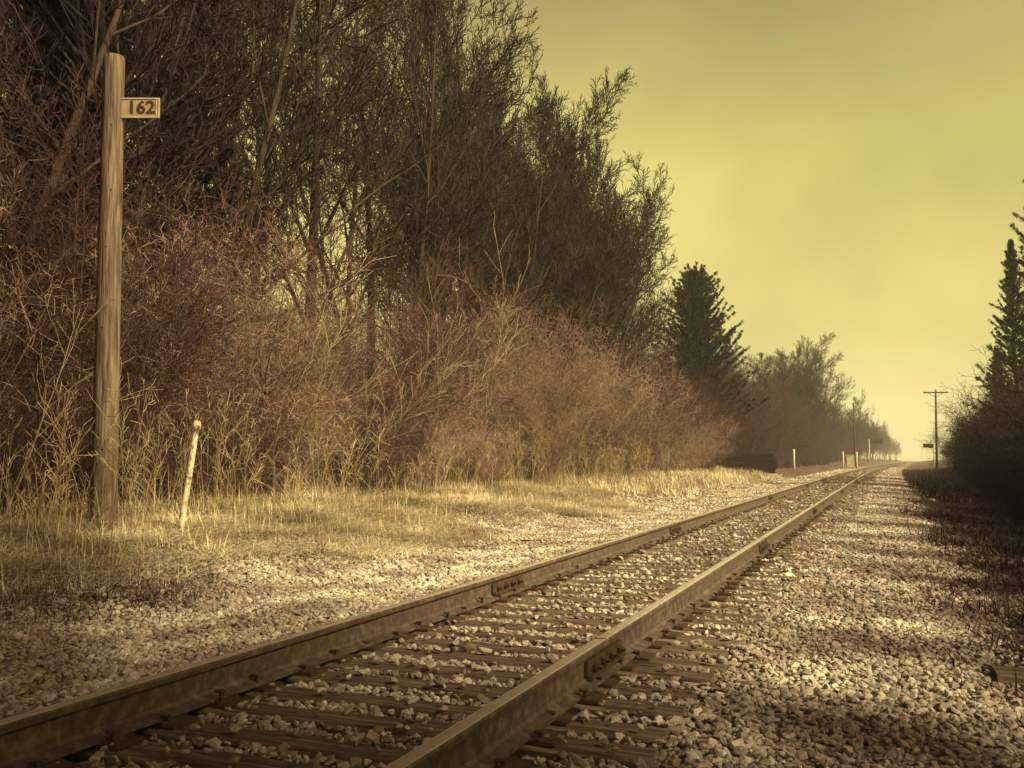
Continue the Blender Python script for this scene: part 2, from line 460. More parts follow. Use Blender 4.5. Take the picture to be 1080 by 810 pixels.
# ------------------------------------------------------------------ branching generator (pure python, then vectorised tubes)
def norm(x, y, z):
    l = math.sqrt(x * x + y * y + z * z) or 1e-6
    return x / l, y / l, z / l
def grow(rr, p, d, Ln, r, lvl, cfg, out):
    n, wobb, up = cfg['n'][lvl], cfg['wob'][lvl], cfg['up'][lvl]
    pts = [p]; st_ = Ln / n; x, y, z = p; dx, dy, dz = d
    dirs = [d]; rad = [r]
    tip = cfg['tip'][lvl]
    for i in range(n):
        dx, dy, dz = norm(dx + rr.gauss(0, wobb), dy + rr.gauss(0, wobb), dz + rr.gauss(0, wobb) + up)
        x += dx * st_; y += dy * st_; z += dz * st_
        pts.append((x, y, z)); dirs.append((dx, dy, dz)); rad.append(max(cfg['rmin'], r * (1 - (1 - tip) * (i + 1) / n)))
    lst = out[lvl]
    for i in range(n):
        lst.append((*pts[i], *pts[i + 1], rad[i], rad[i + 1]))
    if lvl + 1 >= len(cfg['n']): return
    k = cfg['k'][lvl]; k = max(1, int(k * rr.uniform(0.75, 1.25)))
    t0 = cfg['t0'][lvl]; ang0 = cfg['ang'][lvl]
    ph = rr.uniform(0, 6.28)
    for c in range(k):
        t = t0 + (1 - t0) * (c + rr.random()) / k
        f = t * n; i = min(n - 1, int(f)); f -= i
        q = tuple(pts[i][a] * (1 - f) + pts[i + 1][a] * f for a in range(3))
        D = dirs[i + 1]
        ph += 2.4 + rr.uniform(-.5, .5)
        ax = norm(D[1] + 0.01, -D[0], 0.02) if abs(D[2]) < .95 else (1.0, 0.0, 0.0)
        bx_ = (D[1] * ax[2] - D[2] * ax[1], D[2] * ax[0] - D[0] * ax[2], D[0] * ax[1] - D[1] * ax[0])
        s_, c_ = math.sin(ph), math.cos(ph)
        a = ang0 * rr.uniform(0.65, 1.3); sa, ca = math.sin(a), math.cos(a)
        nd = norm(*(D[m] * ca + (ax[m] * c_ + bx_[m] * s_) * sa for m in range(3)))
        Lc = Ln * cfg['len'][lvl] * (1 - cfg['taper'][lvl] * (t - t0) / (1 - t0 + 1e-6)) * rr.uniform(0.7, 1.25)
        rc = max(cfg['rmin'], min(rad[i] * 0.75, rad[i] * cfg['rk'][lvl]))
        grow(rr, q, nd, Lc, rc, lvl + 1, cfg, out)

def tubes(seglist, sides=3):
    S = np.array(seglist, dtype=float)
    p0, p1, r0, r1 = S[:, :3], S[:, 3:6], S[:, 6], S[:, 7]
    d = p1 - p0; L_ = np.linalg.norm(d, axis=1, keepdims=True); d /= np.maximum(L_, 1e-6)
    ref = np.where(np.abs(d[:, 2:3]) > 0.9, np.array([[1.0, 0, 0]]), np.array([[0, 0, 1.0]]))
    a = np.cross(d, ref); a /= np.linalg.norm(a, axis=1, keepdims=True); b = np.cross(d, a)
    n = len(S); V = np.zeros((n, 2, sides, 3))
    for k in range(sides):
        t = 2 * np.pi * k / sides
        o_ = a * math.cos(t) + b * math.sin(t)
        V[:, 0, k] = p0 + o_ * r0[:, None] - d * 0.02 * L_
        V[:, 1, k] = p1 + o_ * r1[:, None]
    base = (np.arange(n) * 2 * sides)[:, None]
    F = []
    for k in range(sides):
        k2 = (k + 1) % sides
        F.append(np.concatenate([base + k, base + k2, base + sides + k2, base + sides + k], 1))
    return V.reshape(-1, 3), np.concatenate(F)

def tree_meshes(seed, cfg, start, Ln, r, m_trunk, m_crown, crown_from=2, dirs=((0, 0, 1),)):
    rr = random.Random(seed); out = [[] for _ in cfg['n']]
    for d in dirs:
        grow(rr, start if len(dirs) == 1 else (start[0] + d[0] * .3, start[1] + d[1] * .3, start[2]), norm(*d), Ln * rr.uniform(.85, 1.05), r, 0, cfg, out)
    tr = sum(out[:crown_from], []); cr = sum(out[crown_from:], [])
    V, F = tubes(tr, 7); mt = mesh_np('trunk', V, F, m_trunk, smooth=True)
    V, F = tubes(cr, 3); mc = mesh_np('crown', V, F, m_crown)
    return mt, mc

BARE = dict(n=[14, 7, 5, 3, 2], wob=[.035, .08, .10, .13, .16], up=[.03, .06, .06, .06, .05], tip=[.12, .25, .4, .5, .6], rmin=.0085,
            k=[20, 10, 8, 5], t0=[.22, .12, .1, .1], ang=[.62, .58, .56, .55], len=[.42, .44, .48, .55], taper=[.62, .4, .3, .3], rk=[.42, .5, .55, .6])
BARES = []
for s in range(4):
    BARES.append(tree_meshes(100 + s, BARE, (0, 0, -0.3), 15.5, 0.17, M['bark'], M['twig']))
MULTI = dict(BARE, k=[14, 9, 7, 5], t0=[.25, .15, .1, .1], n=[12, 7, 5, 3, 2])
for s in range(2):
    BARES.append(tree_meshes(200 + s, MULTI, (0, 0, -0.3), 15.0, 0.13, M['bark'], M['twig'], dirs=((.22, .05, 1), (-.25, .1, 1), (.0, -.25, 1))))

TALL = dict(BARE, tip=[.25, .25, .4, .5, .6], t0=[.42, .12, .1, .1], k=[14, 9, 8, 5], wob=[.02, .08, .10, .13, .16])
TALLS = [tree_meshes(270 + s, TALL, (0, 0, -0.3), 17.0, 0.17, M['bark'], M['twig']) for s in range(2)]
BROAD = dict(BARE, rmin=.010, n=[10, 8, 5, 3, 2], k=[13, 12, 9, 6], t0=[.22, .12, .1, .1], ang=[.60, .60, .58, .55], len=[.52, .46, .48, .55], up=[.045, .05, .06, .06, .05])
BROADS = [tree_meshes(250, BROAD, (0, 0, -0.3), 12.5, 0.15, M['bark'], M['twig'], dirs=((.24, .1, 1), (-.28, .12, 1), (.05, -.30, 1), (.0, .30, 1)))]
SHR = dict(n=[7, 5, 4, 2], wob=[.08, .13, .18, .24], up=[-.015, -.01, .0, .0], tip=[.25, .35, .5, .6], rmin=.003,
           k=[9, 7, 5], t0=[.12, .1, .1], ang=[.5, .68, .85], len=[.42, .5, .5], taper=[.4, .3, .3], rk=[.55, .6, .65])
def shrub_mesh(seed, m, nst=34, H=4.2):
    rr = random.Random(seed); out = [[] for _ in SHR['n']]
    for _ in range(nst):
        a = rr.uniform(0, 6.283); rad = rr.uniform(0, .5); lean = rr.uniform(.05, .75)
        grow(rr, (rad * math.cos(a), rad * math.sin(a), -.15), norm(lean * math.cos(a + rr.uniform(-.6, .6)), lean * math.sin(a), 1), H * rr.uniform(.55, 1.1), rr.uniform(.008, .018), 0, SHR, out)
    V, F = tubes(out[0], 4); a_ = mesh_np('stems', V, F, m)
    V, F = tubes(sum(out[1:], []), 3); b_ = mesh_np('twigs', V, F, m)
    return a_, b_
SHRUBS = [shrub_mesh(300 + s, M['brush']) for s in range(4)]
SHRUBS_D = []; SHRUBS_M = []; SHRUBS_R = []
for s in range(2):
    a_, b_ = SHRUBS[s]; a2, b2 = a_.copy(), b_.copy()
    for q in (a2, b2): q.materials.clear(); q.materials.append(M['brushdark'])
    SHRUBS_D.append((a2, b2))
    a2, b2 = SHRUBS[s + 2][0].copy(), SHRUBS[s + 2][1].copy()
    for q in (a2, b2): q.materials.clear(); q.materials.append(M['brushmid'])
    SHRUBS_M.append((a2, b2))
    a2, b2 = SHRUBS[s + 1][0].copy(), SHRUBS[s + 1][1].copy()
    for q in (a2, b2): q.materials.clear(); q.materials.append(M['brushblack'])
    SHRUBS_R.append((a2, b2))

# ---- evergreens
def conifer_meshes(seed, H, Rw, droop, col_h=.06, nb=230, spray=.26, power=.75, K=7, thin=.13):
    rr = random.Random(seed)
    tr = []; z = -.3; x = y = 0
    while z < H * .97:
        nx, ny = x + rr.uniform(-.03, .03), y + rr.uniform(-.03, .03)
        r0 = .16 * H / 11 * (1 - z / H) + .01
        tr.append((x, y, z, nx, ny, z + H / 14, max(.012, r0), max(.01, r0 - .16 * H / 11 / 14))); x, y, z = nx, ny, z + H / 14
    V, F = tubes(tr, 7); mt = mesh_np('trunk', V, F, M['bark'], smooth=True)
    br = []; tips = []
    for i in range(nb):
        t = (i + rr.random()) / nb; zz = H * (col_h + (1 - col_h) * t)
        env = Rw * (1 - t) ** power * (0.8 + .2 * math.sin(i * .7)) * rr.uniform(.55, 1.12) + .12
        a = i * 2.39996 + rr.uniform(-.3, .3)
        ns = 6; px, py, pz = 0, 0, zz; el_a = rr.uniform(.1, .5) * (1 + t) - droop * (1 - t)
        for s in range(ns):
            el_a += (.09 if droop > .2 else .05)
            st_ = env / ns; q = (px + math.cos(a) * math.cos(el_a) * st_, py + math.sin(a) * math.cos(el_a) * st_, pz + math.sin(el_a) * st_)
            br.append((px, py, pz, *q, .03 * (1 - s / ns) + .006, .03 * (1 - (s + 1) / ns) + .005))
            if s >= 1 or env < .6: 
                for k in range(max(2, int(env * 1.9))):
                    f = rr.random()
                    tips.append((px + (q[0] - px) * f, py + (q[1] - py) * f, pz + (q[2] - pz) * f, a, el_a))
            px, py, pz = q
            a += rr.uniform(-.12, .12)
        tips.append((px, py, pz, a, el_a))
    T = np.array(tips); gen = np.random.default_rng(seed)
    T = np.repeat(T, K, 0); n = len(T)
    az_ = T[:, 3] + gen.normal(0, .75, n); ele = T[:, 4] + gen.normal(.05, .45, n)
    d = np.stack([np.cos(az_) * np.cos(ele), np.sin(az_) * np.cos(ele), np.sin(ele)], 1)
    ln = spray * gen.uniform(.5, 1.3, n)
    side = np.cross(d, gen.normal(0, 1, (n, 3))); side /= np.linalg.norm(side, axis=1, keepdims=True)
    p = T[:, :3] + gen.normal(0, .03, (n, 3)); wd = ln * thin
    V = np.stack([p, p + d * ln[:, None] * .5 + side * wd[:, None], p + d * ln[:, None], p + d * ln[:, None] * .5 - side * wd[:, None]], 1).reshape(-1, 3)
    F = np.arange(4 * n).reshape(-1, 4)
    Vb, Fb = tubes(br, 3)
    V2 = np.concatenate([V, Vb]); F2 = np.concatenate([F, Fb + len(V)])
    mc = mesh_np('crown', V2, F2, M['needle'])
    return mt, mc
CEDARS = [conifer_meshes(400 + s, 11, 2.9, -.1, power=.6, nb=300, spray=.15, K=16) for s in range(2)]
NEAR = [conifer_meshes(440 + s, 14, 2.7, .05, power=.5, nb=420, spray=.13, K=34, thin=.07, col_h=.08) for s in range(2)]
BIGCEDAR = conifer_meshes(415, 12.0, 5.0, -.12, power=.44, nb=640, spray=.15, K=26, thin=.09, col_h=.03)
SHADE_PINE = conifer_meshes(430, 23, 3.7, .1, power=.45, nb=260, spray=.3, K=12, col_h=.47)  # unseen shade caster, crown kept high so sun still reaches the track
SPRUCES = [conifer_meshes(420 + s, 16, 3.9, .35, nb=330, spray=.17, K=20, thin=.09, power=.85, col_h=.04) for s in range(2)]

protos = {}
def plant(name, meshes, u, v, label, cat, group, s=1.0, sz=None, lean=(0, 0), parts=('trunk', 'crown')):
    key = (name, id(meshes[0]))
    x, y = uv(u, v); z = float(ground_z(u, v)) - 0.05
    if key not in protos:
        r_ = thing(name, label, cat)
        link(parts[0], meshes[0], r_); link(parts[1], meshes[1], r_)
        protos[key] = r_
    else:
        r_ = dup(protos[key])
    r_.location = (x, y, z); r_.rotation_euler = (lean[0], lean[1], rnd.uniform(0, 6.28))
    r_.scale = (s, s, sz or s)
    r_['label'] = label; r_['category'] = cat
    if group: r_['group'] = group
    elif 'group' in r_: del r_['group']
    return r_

# ------------------------------------------------------------------ woods on the left
G1 = 'leafless trees of the near woods left of the track'
L1 = 'tall leafless tree with slender dark trunk and fine twigs in the near left woods'
spots = []
for row, (u0, step, v0, v1) in enumerate(((-12.3, 3.0, 9, 40), (-15.5, 5.2, 9, 44), (-20, 6.0, 30, 52))):
    v = v0
    while v < v1:
        spots.append((u0 + rnd.uniform(-1.1, 1.1), v + rnd.uniform(-1.2, 1.2), row)); v += step * rnd.uniform(.8, 1.25)
for (u, v, row) in spots:
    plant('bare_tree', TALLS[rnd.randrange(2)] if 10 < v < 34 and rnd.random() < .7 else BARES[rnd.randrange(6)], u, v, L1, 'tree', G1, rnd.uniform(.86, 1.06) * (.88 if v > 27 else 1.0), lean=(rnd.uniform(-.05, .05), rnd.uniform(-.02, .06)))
plant('bare_tree', BROADS[0], -12.9, 40.0, 'leafless tree with broad rounded crown at the very end of the near woods', 'tree', None, 0.78, .92)
plant('bare_tree', BROADS[0], -13.6, 34.0, 'leafless tree just before the last rounded crown of the near woods', 'tree', None, .92, 1.1)

plant('bare_tree', BROADS[0], -14.8, 44.5, 'leafless tree set back behind the last rounded crown of the near woods', 'tree', None, .95)
plant('bare_tree', BARES[1], -12.0, 37.2, 'slender leafless tree squeezed in beside the last rounded crown of the near woods', 'tree', None, .84)
# evergreens mixed in on the far left and the cedar beyond the woods
GE = 'dark evergreens behind the mile post'
LE = 'dark evergreen hidden among bare trees behind the numbered mile post'
for (u, v, s) in ((-12.4, 11.6, 1.05), (-12.9, 8.6, 1.1), (-12.6, 14.6, .98), (-12.2, 5.6, .95), (-15.5, 10.2, 1.2), (-13.3, 2.6, 1.05), (-15.2, 13.4, 1.2)):
    plant('cedar_tree', NEAR[rnd.randrange(2)], u, v, LE, 'tree', GE, s)
plant('cedar_tree', BIGCEDAR, -11.0, 59.0, 'big dark conical cedar standing alone just past the bare woods, left of the track', 'tree', None, 1.0)
plant('cedar_tree', CEDARS[1], -12.4, 70.0, 'smaller dark cedar tucked behind the big conical cedar', 'tree', None, .85)

# shrubs: the tan thicket in front of the woods
GS = 'tan leafless shrubs of the thicket in front of the left woods'
LS = 'tan leafless shrub with fine tangled twigs in the thicket beside the left woods'
for row, (u0, step, v0, v1, s0, s1) in enumerate(((-8.9, 1.5, 6, 52, .45, .75), (-10.2, 1.9, 4, 56, .8, 1.15), (-11.8, 2.4, 5, 58, 1.05, 1.4))):
    v = v0
    while v < v1:
        k = rnd.uniform(s0, s1)
        if row == 0 and v < 13: k *= .7
        if row == 2 and 11 < v < 32: k *= .68
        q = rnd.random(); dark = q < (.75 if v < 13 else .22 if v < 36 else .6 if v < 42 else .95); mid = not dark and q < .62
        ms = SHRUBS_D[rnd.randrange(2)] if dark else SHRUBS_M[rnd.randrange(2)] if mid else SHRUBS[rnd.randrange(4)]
        if mid: lab, gr = 'red-brown leafless shrub with tangled twigs in the left thicket', 'red-brown leafless shrubs of the left thicket'
        elif dark: lab, gr = 'brown leafless shrub with dark twigs standing in the left thicket', 'dark brown leafless shrubs of the left thicket'
        else: lab, gr = LS, GS
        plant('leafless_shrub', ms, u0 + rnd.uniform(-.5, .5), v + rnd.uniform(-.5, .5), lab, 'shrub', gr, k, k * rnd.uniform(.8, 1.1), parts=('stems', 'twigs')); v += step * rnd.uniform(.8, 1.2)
SAP = dict(n=[9, 5, 3], wob=[.05, .12, .18], up=[-.01, .02, .02], tip=[.25, .4, .5], rmin=.004, k=[7, 4], t0=[.3, .2], ang=[.5, .55], len=[.38, .45], taper=[.4, .3], rk=[.55, .6])
SAPS = []
for sd_ in range(3):
    rr = random.Random(500 + sd_); out_ = [[], [], []]
    for _ in range(4):
        a = rr.uniform(0, 6.28); l_ = rr.uniform(.15, .8)
        grow(rr, (.1 * math.cos(a), .1 * math.sin(a), -.15), norm(l_ * math.cos(a), l_ * math.sin(a), 1), rr.uniform(2.6, 4.6), rr.uniform(.011, .019), 0, SAP, out_)
    V, F = tubes(out_[0] + out_[1] + out_[2], 4); SAPS.append(mesh_np('sapling', V, F, M['drift'], smooth=True))
for (u, v, k) in ((-8.7, 7.2, .8), (-9.0, 10.4, .9), (-8.6, 13.2, .8), (-9.4, 15.5, 1.1), (-8.9, 18.0, .9), (-9.3, 20.6, 1.2), (-8.8, 24.0, .9), (-9.1, 27.0, 1.1), (-8.9, 31.5, 1.0), (-9.2, 36.0, 1.1), (-9.6, 12.0, 1.2), (-9.9, 17.0, 1.3)):
    x, y = uv(u, v)
    o = link('sapling', SAPS[rnd.randrange(3)], None, (x, y, float(ground_z(u, v)) - .05), (0, 0, rnd.uniform(0, 6.28)), (k, k, k))
    tag(o, 'thin pale leaning sapling standing out against the brown thicket', 'sapling', 'pale saplings at the front of the left thicket')
# beyond the cedar
v = 58
GM = 'brown leafless shrubs past the big cedar'
while v < 230:
    k = rnd.uniform(1.2, 1.7) if v < 120 else rnd.uniform(1.0, 1.4)
    plant('leafless_shrub', SHRUBS_D[rnd.randrange(2)], -11.2 + rnd.uniform(-1.2, .6) - (1.5 if v < 75 else 0), v, 'brown leafless shrub at the foot of the distant left treeline', 'shrub', GM, k, parts=('stems', 'twigs')); v += 2.0 * rnd.uniform(.8, 1.5) * (1 if v < 120 else 2)

GF = 'distant leafless trees left of the track'
LF = 'distant leafless tree in the hazy treeline past the big cedar, left of the track'
plant('bare_tree', BROADS[0], -11.8, 126, 'distant leafless tree whose spreading crown rises above the left treeline between cedar and pole', 'tree', None, 1.12)
plant('bare_tree', BROADS[0], -14.5, 136, 'distant leafless tree just behind the tallest spreading crown of the far left treeline', 'tree', None, .95)
v = 70
while v < 540:
    for u0 in ((-12, -16, -21) if v < 160 else (-9.5, -13.5)):
        s = rnd.uniform(.5, .68) if v < 125 else rnd.uniform(.5, .8)
        plant('bare_tree', BARES[rnd.randrange(6)], u0 + rnd.uniform(-1.5, 1.5), v + rnd.uniform(-2, 2), LF, 'tree', GF, s)
    v += 6.5 if v < 160 else 11 if v < 330 else 20

# ------------------------------------------------------------------ right side
GR = 'tall dark spruces on the right bank'
plant('spruce_tree', SPRUCES[0], 6.4, 44.0, 'tall dark spruce reaching into the frame at the right edge, over the dark brush', 'tree', None, .92)
plant('spruce_tree', SPRUCES[1], 6.6, 58.0, 'dark spruce just past the tallest one on the right bank', 'tree', None, .8)
plant('cedar_tree', CEDARS[0], 7.0, 72.0, 'rounded dark cedar low on the right bank before the utility pole', 'tree', None, .72)
plant('cedar_tree', CEDARS[1], 6.9, 50.0, 'dark cedar between the two spruces on the right bank', 'tree', None, .78)
v = 2
GB = 'dark leafless shrubs crowding the right bank'
while v < 240:
    k = rnd.uniform(.6, .85) if v < 28 else rnd.uniform(.65, .95)
    uu = float(np.interp(v, [2, 18, 30, 45, 60, 90, 130, 240], [4.6, 4.3, 4.4, 5.2, 6.2, 8.6, 10.5, 12]))
    for du in (0, 2.4):
        plant('leafless_shrub', SHRUBS_R[rnd.randrange(2)], uu + du + rnd.uniform(-.4, .6) + (0 if du == 0 else .5), v + rnd.uniform(-.8, .8), 'dark leafless shrub on the right bank beside the gravel', 'shrub', GB, k * (1 if du == 0 else 1.15), parts=('stems', 'twigs'))
    v += 2.3 * rnd.uniform(.8, 1.3) * (1 if v < 110 else 2.2)
for (u, v, s) in ((4.9, 3.0, .44), (5.2, 4.7, .44), (4.7, 6.6, .38), (4.6, 8.9, .40), (5.2, 11.2, .42), (4.7, 13.8, .38), (5.0, 16.8, .44), (5.6, 20.0, .42), (5.0, 24.0, .45), (5.6, 28.5, .48), (5.4, 33.0, .46), (6.0, 38.0, .5), (7.9, 84.0, .5), (9.4, 99.0, .5), (8.2, 91.0, .42)):  # the nearest stand out of view, added to shade the right gravel
    plant('cedar_tree', CEDARS[rnd.randrange(2)], u, v, 'low dark bushy cedar among the shrubs of the right bank', 'tree', 'low cedars of the right bank', s)
v = 98
while v < 540:
    for u0 in (14.5, 19):
        plant('bare_tree', BARES[rnd.randrange(6)], u0 + rnd.uniform(-1.5, 1.5), v + rnd.uniform(-2, 2), 'distant leafless tree in the hazy treeline right of the track', 'tree', 'distant leafless trees right of the track', rnd.uniform(.36, .52))
    v += 8 if v < 160 else 16
for (u, v, k) in ((2.6, 15.0, .28), (3.2, 18.2, .36), (2.7, 21.5, .3), (3.3, 25.0, .42), (2.9, 29.5, .36), (3.6, 34.0, .5), (3.4, 39.5, .45), (4.0, 45.0, .6), (4.2, 52.0, .7), (4.9, 60.0, .8), (5.6, 68.0, .85), (6.4, 77.0, .85)):
    plant('leafless_shrub', SHRUBS_R[rnd.randrange(2)], u, v, 'small dark shrub at the foot of the right bank scrub, next to the gravel edge', 'shrub', 'small dark shrubs along the right gravel edge', k, parts=('stems', 'twigs'))
# unseen trees added beside and behind the viewpoint to shade the near track
for (u, v, s) in ((9.5, -1.7, 1.35), (8.6, -5.5, 1.25), (13.2, -2.6, 1.45), (10.5, -11, 1.35), (14, -5, 1.5), (6.5, -10, 1.2)):
    plant('spruce_tree', SPRUCES[rnd.randrange(2)], u, v, 'tall dark spruce added on the right behind the viewpoint to cast shade', 'tree', 'shade spruces added behind the viewpoint', s)
for (u, v, s) in ((-9.6, -2.0, 1.5), (-9.2, -7.5, 1.45), (-10.8, 1.6, 1.3), (-5.8, -12.0, 1.5)):  # added out of view to cut sky light on the foreground
    plant('cedar_tree', BIGCEDAR, u, v, 'broad dark cedar added left behind the viewpoint to block sky light', 'tree', 'shade cedars added behind the viewpoint', s)
for (u, v, s) in ((9.6, -1.0, 1.0), (13.0, -2.6, 1.08)):
    plant('shade_pine_tree', SHADE_PINE, u, v, 'tall high-crowned pine added on the right beside the viewpoint to cast shade', 'tree', 'shade pines added beside the viewpoint', s)

# ------------------------------------------------------------------ grass and weeds (stuff)
def blades(n, u0, u1, v0, v1, h0, h1, wd, lean, gen, m, name, label, clump=1.6, thr=0.0, bias=None):
    u = gen.uniform(u0, u1, n); v = gen.uniform(v0, v1, n)
    nz = np.sin(u * clump * 2.1 + np.sin(v * clump) * 2) * np.sin(v * clump * 1.3 + np.cos(u * clump * 1.1) * 2) + gen.normal(0, .35, n)
    k = nz > thr
    if bias is not None: k &= gen.random(n) < bias(u, v)
    u, v = u[k], v[k]; n = len(u)
    h = gen.uniform(h0, h1, n) * (0.75 + .35 * np.clip(nz[k], 0, 1))
    a = gen.uniform(0, 2 * np.pi, n); ln = np.abs(gen.normal(lean, lean * .5, n))
    dx, dy = np.cos(a), np.sin(a)
    z = ground_z(u, v) - .03; x = u + curve(v)
    sx, sy = -dy, dx
    lv = [0, .4, .75, 1.0]; wv = [1, .85, .55, .12]
    rows = []
    for t, ww in zip(lv, wv):
        off = h * ln * t ** 1.7; zz = z + h * t * (1 - .35 * np.clip(ln, 0, 1.6) * t)
        cx, cy = x + dx * off, v + dy * off; hw = wd * ww * .5
        rows.append(np.stack([cx - sx * hw, cy - sy * hw, zz], 1)); rows.append(np.stack([cx + sx * hw, cy + sy * hw, zz], 1))
    V = np.stack(rows, 1).reshape(-1, 3)
    b = (np.arange(n) * 8)[:, None]
    F = np.concatenate([b + np.array([[0, 1, 3, 2]]), b + np.array([[2, 3, 5, 4]]), b + np.array([[4, 5, 7, 6]])])
    o_ = link(name, mesh_np(name, V, F, m)); tag(o_, label, kind='stuff')
    return o_
edgeL = lambda u, v: np.clip((-5.6 - u + .45 * np.sin(v * .7) + .25 * np.sin(v * 2.1)) / 1.0, 0.0, 1)
blades(190000, -9.2, -5.2, 2.5, 24, .14, .38, .0075, 2.2, nrg, M['straw'], 'dry_grass', 'flattened pale straw grass along the left edge of the gravel', thr=-.6, bias=edgeL)
blades(40000, -9.6, -5.6, 24, 60, .2, .5, .016, .9, nrg, M['straw'], 'dry_grass', 'straw grass along the left verge farther down the track', thr=-.2, bias=edgeL)
blades(13000, -10.8, -7.6, 3, 34, .4, .95, .007, .7, nrg, M['weed'], 'tall_grass', 'tall dry grass standing in front of the left thicket', thr=.1)
blades(26000, -7.6, -4.9, 3.0, 7.6, .08, .26, .009, 1.3, nrg, M['brushdark'], 'weeds', 'brown matted weeds at the near end of the straw grass', thr=-.3, bias=lambda u, v: np.clip((-5.0 - u + .4 * np.sin(v * 2.3)) / 1.2, 0, 1) * np.clip((7.4 - v + .5 * np.sin(u * 3)) / 2.2, 0, 1) * .6)
blades(26000, -16, -8.5, 2, 40, .4, 1.0, .014, .5, nrg, M['brushdark'], 'undergrowth', 'dark brown dead undergrowth between the left tree trunks', thr=-.2)
blades(24000, -12, -8, 58, 130, .4, .9, .03, .5, nrg, M['brushdark'], 'undergrowth', 'dead grass at the foot of the distant left treeline', thr=-.2)
edgeR = lambda u, v: np.clip((u - 0.45 + .35 * np.sin(v * .9)) / 1.3, 0.02, 1)
blades(190000, .2, 6.5, 5.2, 30, .07, .30, .014, 1.3, nrg, M['darkleaf'], 'weeds', 'dark low weeds and dead leaves on the right bank', thr=-.5, bias=edgeR)
blades(40000, .8, 9.5, 30, 110, .25, .6, .03, .7, nrg, M['darkleaf'], 'weeds', 'dark weeds lining the right side of the distant gravel', thr=-.5, bias=edgeR)

# dead weed stalks with side twigs: thin, pale, standing in the grass
STK = dict(n=[5, 3, 2], wob=[.06, .15, .2], up=[.02, .05, .0], tip=[.4, .5, .6], rmin=.0025, k=[6, 3], t0=[.4, .3], ang=[.5, .6], len=[.3, .5], taper=[.4, .3], rk=[.6, .6])
rr = random.Random(77); outs = [[], [], []]
for _ in range(420):
    u = rr.uniform(-9.6, -6.6); v = rr.uniform(4, 34); x, y = uv(u, v); l = rr.uniform(.05, .35); a = rr.uniform(0, 6.28)
    grow(rr, (x, y, float(ground_z(u, v)) - .05), norm(l * math.cos(a), l * math.sin(a), 1), rr.uniform(.6, 1.7), rr.uniform(.004, .007), 0, STK, outs)
V, F = tubes(sum(outs, []), 3)
o = link('weed_stalks', mesh_np('weed_stalks', V, F, M['weed'])); tag(o, 'thin pale dead weed stalks standing in the grass before the left thicket', kind='stuff')

# ------------------------------------------------------------------ the mile post
mpx, mpy = -7.93, 8.0
gz = float(ground_z(mpx, mpy))
mp_ = thing('milepost', 'weathered round wooden mile post carrying a small board reading 162', 'mile post', (mpx, mpy, gz))
mb = MB(); rr = random.Random(5)
Hh = 5.62 - gz
prof_p = [(0.143 - .030 * t, -0.4 + (Hh + .4) * t) for t in [i / 22 for i in range(23)]]
prof_p += [(0.105, Hh + .012), (0.05, Hh + .02)]
mb.lathe(prof_p, 20, wob=.012, rr=rr)
post = mb.build('post', M['post'], mp_, rot=(0, R(-.8), 0), smooth=True)
sgx = .32; SZ = 5.02 - gz
camrz = R(21.5)
sgn_rot = Matrix.Rotation(R(14), 4, 'Z')
mb = MB(); mb.box((.345, 0, 0), (.47, .012, .225)); 
sb_ = mb.build('sign_board', M['board'], mp_, loc=(-.10, -.05, SZ), rot=(0, R(-.8), R(24)))
mb = MB()
for (cx, cz, sx, sz) in ((.345, .108, .47, .014), (.345, -.108, .47, .014), (.575, 0, .016, .202), (.545, 0, .007, .19)):
    mb.box((cx, -.009, cz), (sx, .012, sz))
mb.build('rim', M['rim'], sb_)
cu = bpy.data.curves.new('digits', 'FONT'); cu.body = '162'; cu.size = .205; cu.extrude = .003; cu.offset = .0045
cu.align_x = 'CENTER'; cu.align_y = 'CENTER'; cu.space_character = 1.02
tmp = bpy.data.objects.new('digits_tmp', cu); COL.objects.link(tmp)
bpy.context.view_layer.update()
dg = bpy.context.evaluated_depsgraph_get()
dme = bpy.data.meshes.new_from_object(tmp.evaluated_get(dg)); dme.name = 'digits'
bpy.data.objects.remove(tmp)
dme.materials.clear(); dme.materials.append(M['ink'])
link('digits', dme, sb_, (.375, -.0095, 0), (R(90), 0, 0))
# fixing bolts and an old nail
mb = MB()
for zz in (.06, -.06):
    mb.lathe([(.012, 0), (.012, .012)], 8, (.145, -.007, zz), Matrix.Rotation(R(90), 3, 'X'))
mb.build('bolt', M['iron'], sb_)

rr = random.Random(12)
for k in range(6):
    mb = MB(); mb.lathe([(.009, 0), (.007, .010)], 7, (0, 0, 0), Matrix.Rotation(R(90), 3, 'X'))
    a = R(rr.uniform(-70, -35)); zz = .9 + k * .72 + rr.uniform(-.2, .2); rad_ = .143 - .030 * (zz + .4) / (Hh + .4)
    mb.build('nail', M['iron'], mp_, loc=(rad_ * math.cos(a) - zz * .014, rad_ * math.sin(a), zz), rot=(0, 0, a + math.pi / 2))
# pale leaning stake
sx_, sy_ = -7.2, 8.35
gz2 = float(ground_z(sx_, sy_))
mb = MB(); rr = random.Random(9)
mb.lathe([(.034, -.25), (.036, .2), (.034, .5), (.036, .8), (.034, 1.12), (.030, 1.18), (.042, 1.20), (.046, 1.245), (.034, 1.28), (.01, 1.29)], 12, wob=.05, rr=rr)
o = mb.build('marker_stake', M['stake'], None, (sx_, sy_, gz2), (R(-3), R(6.5), 0), smooth=True)
tag(o, 'pale blotchy leaning stake with round top in the grass right of the mile post', 'stake')

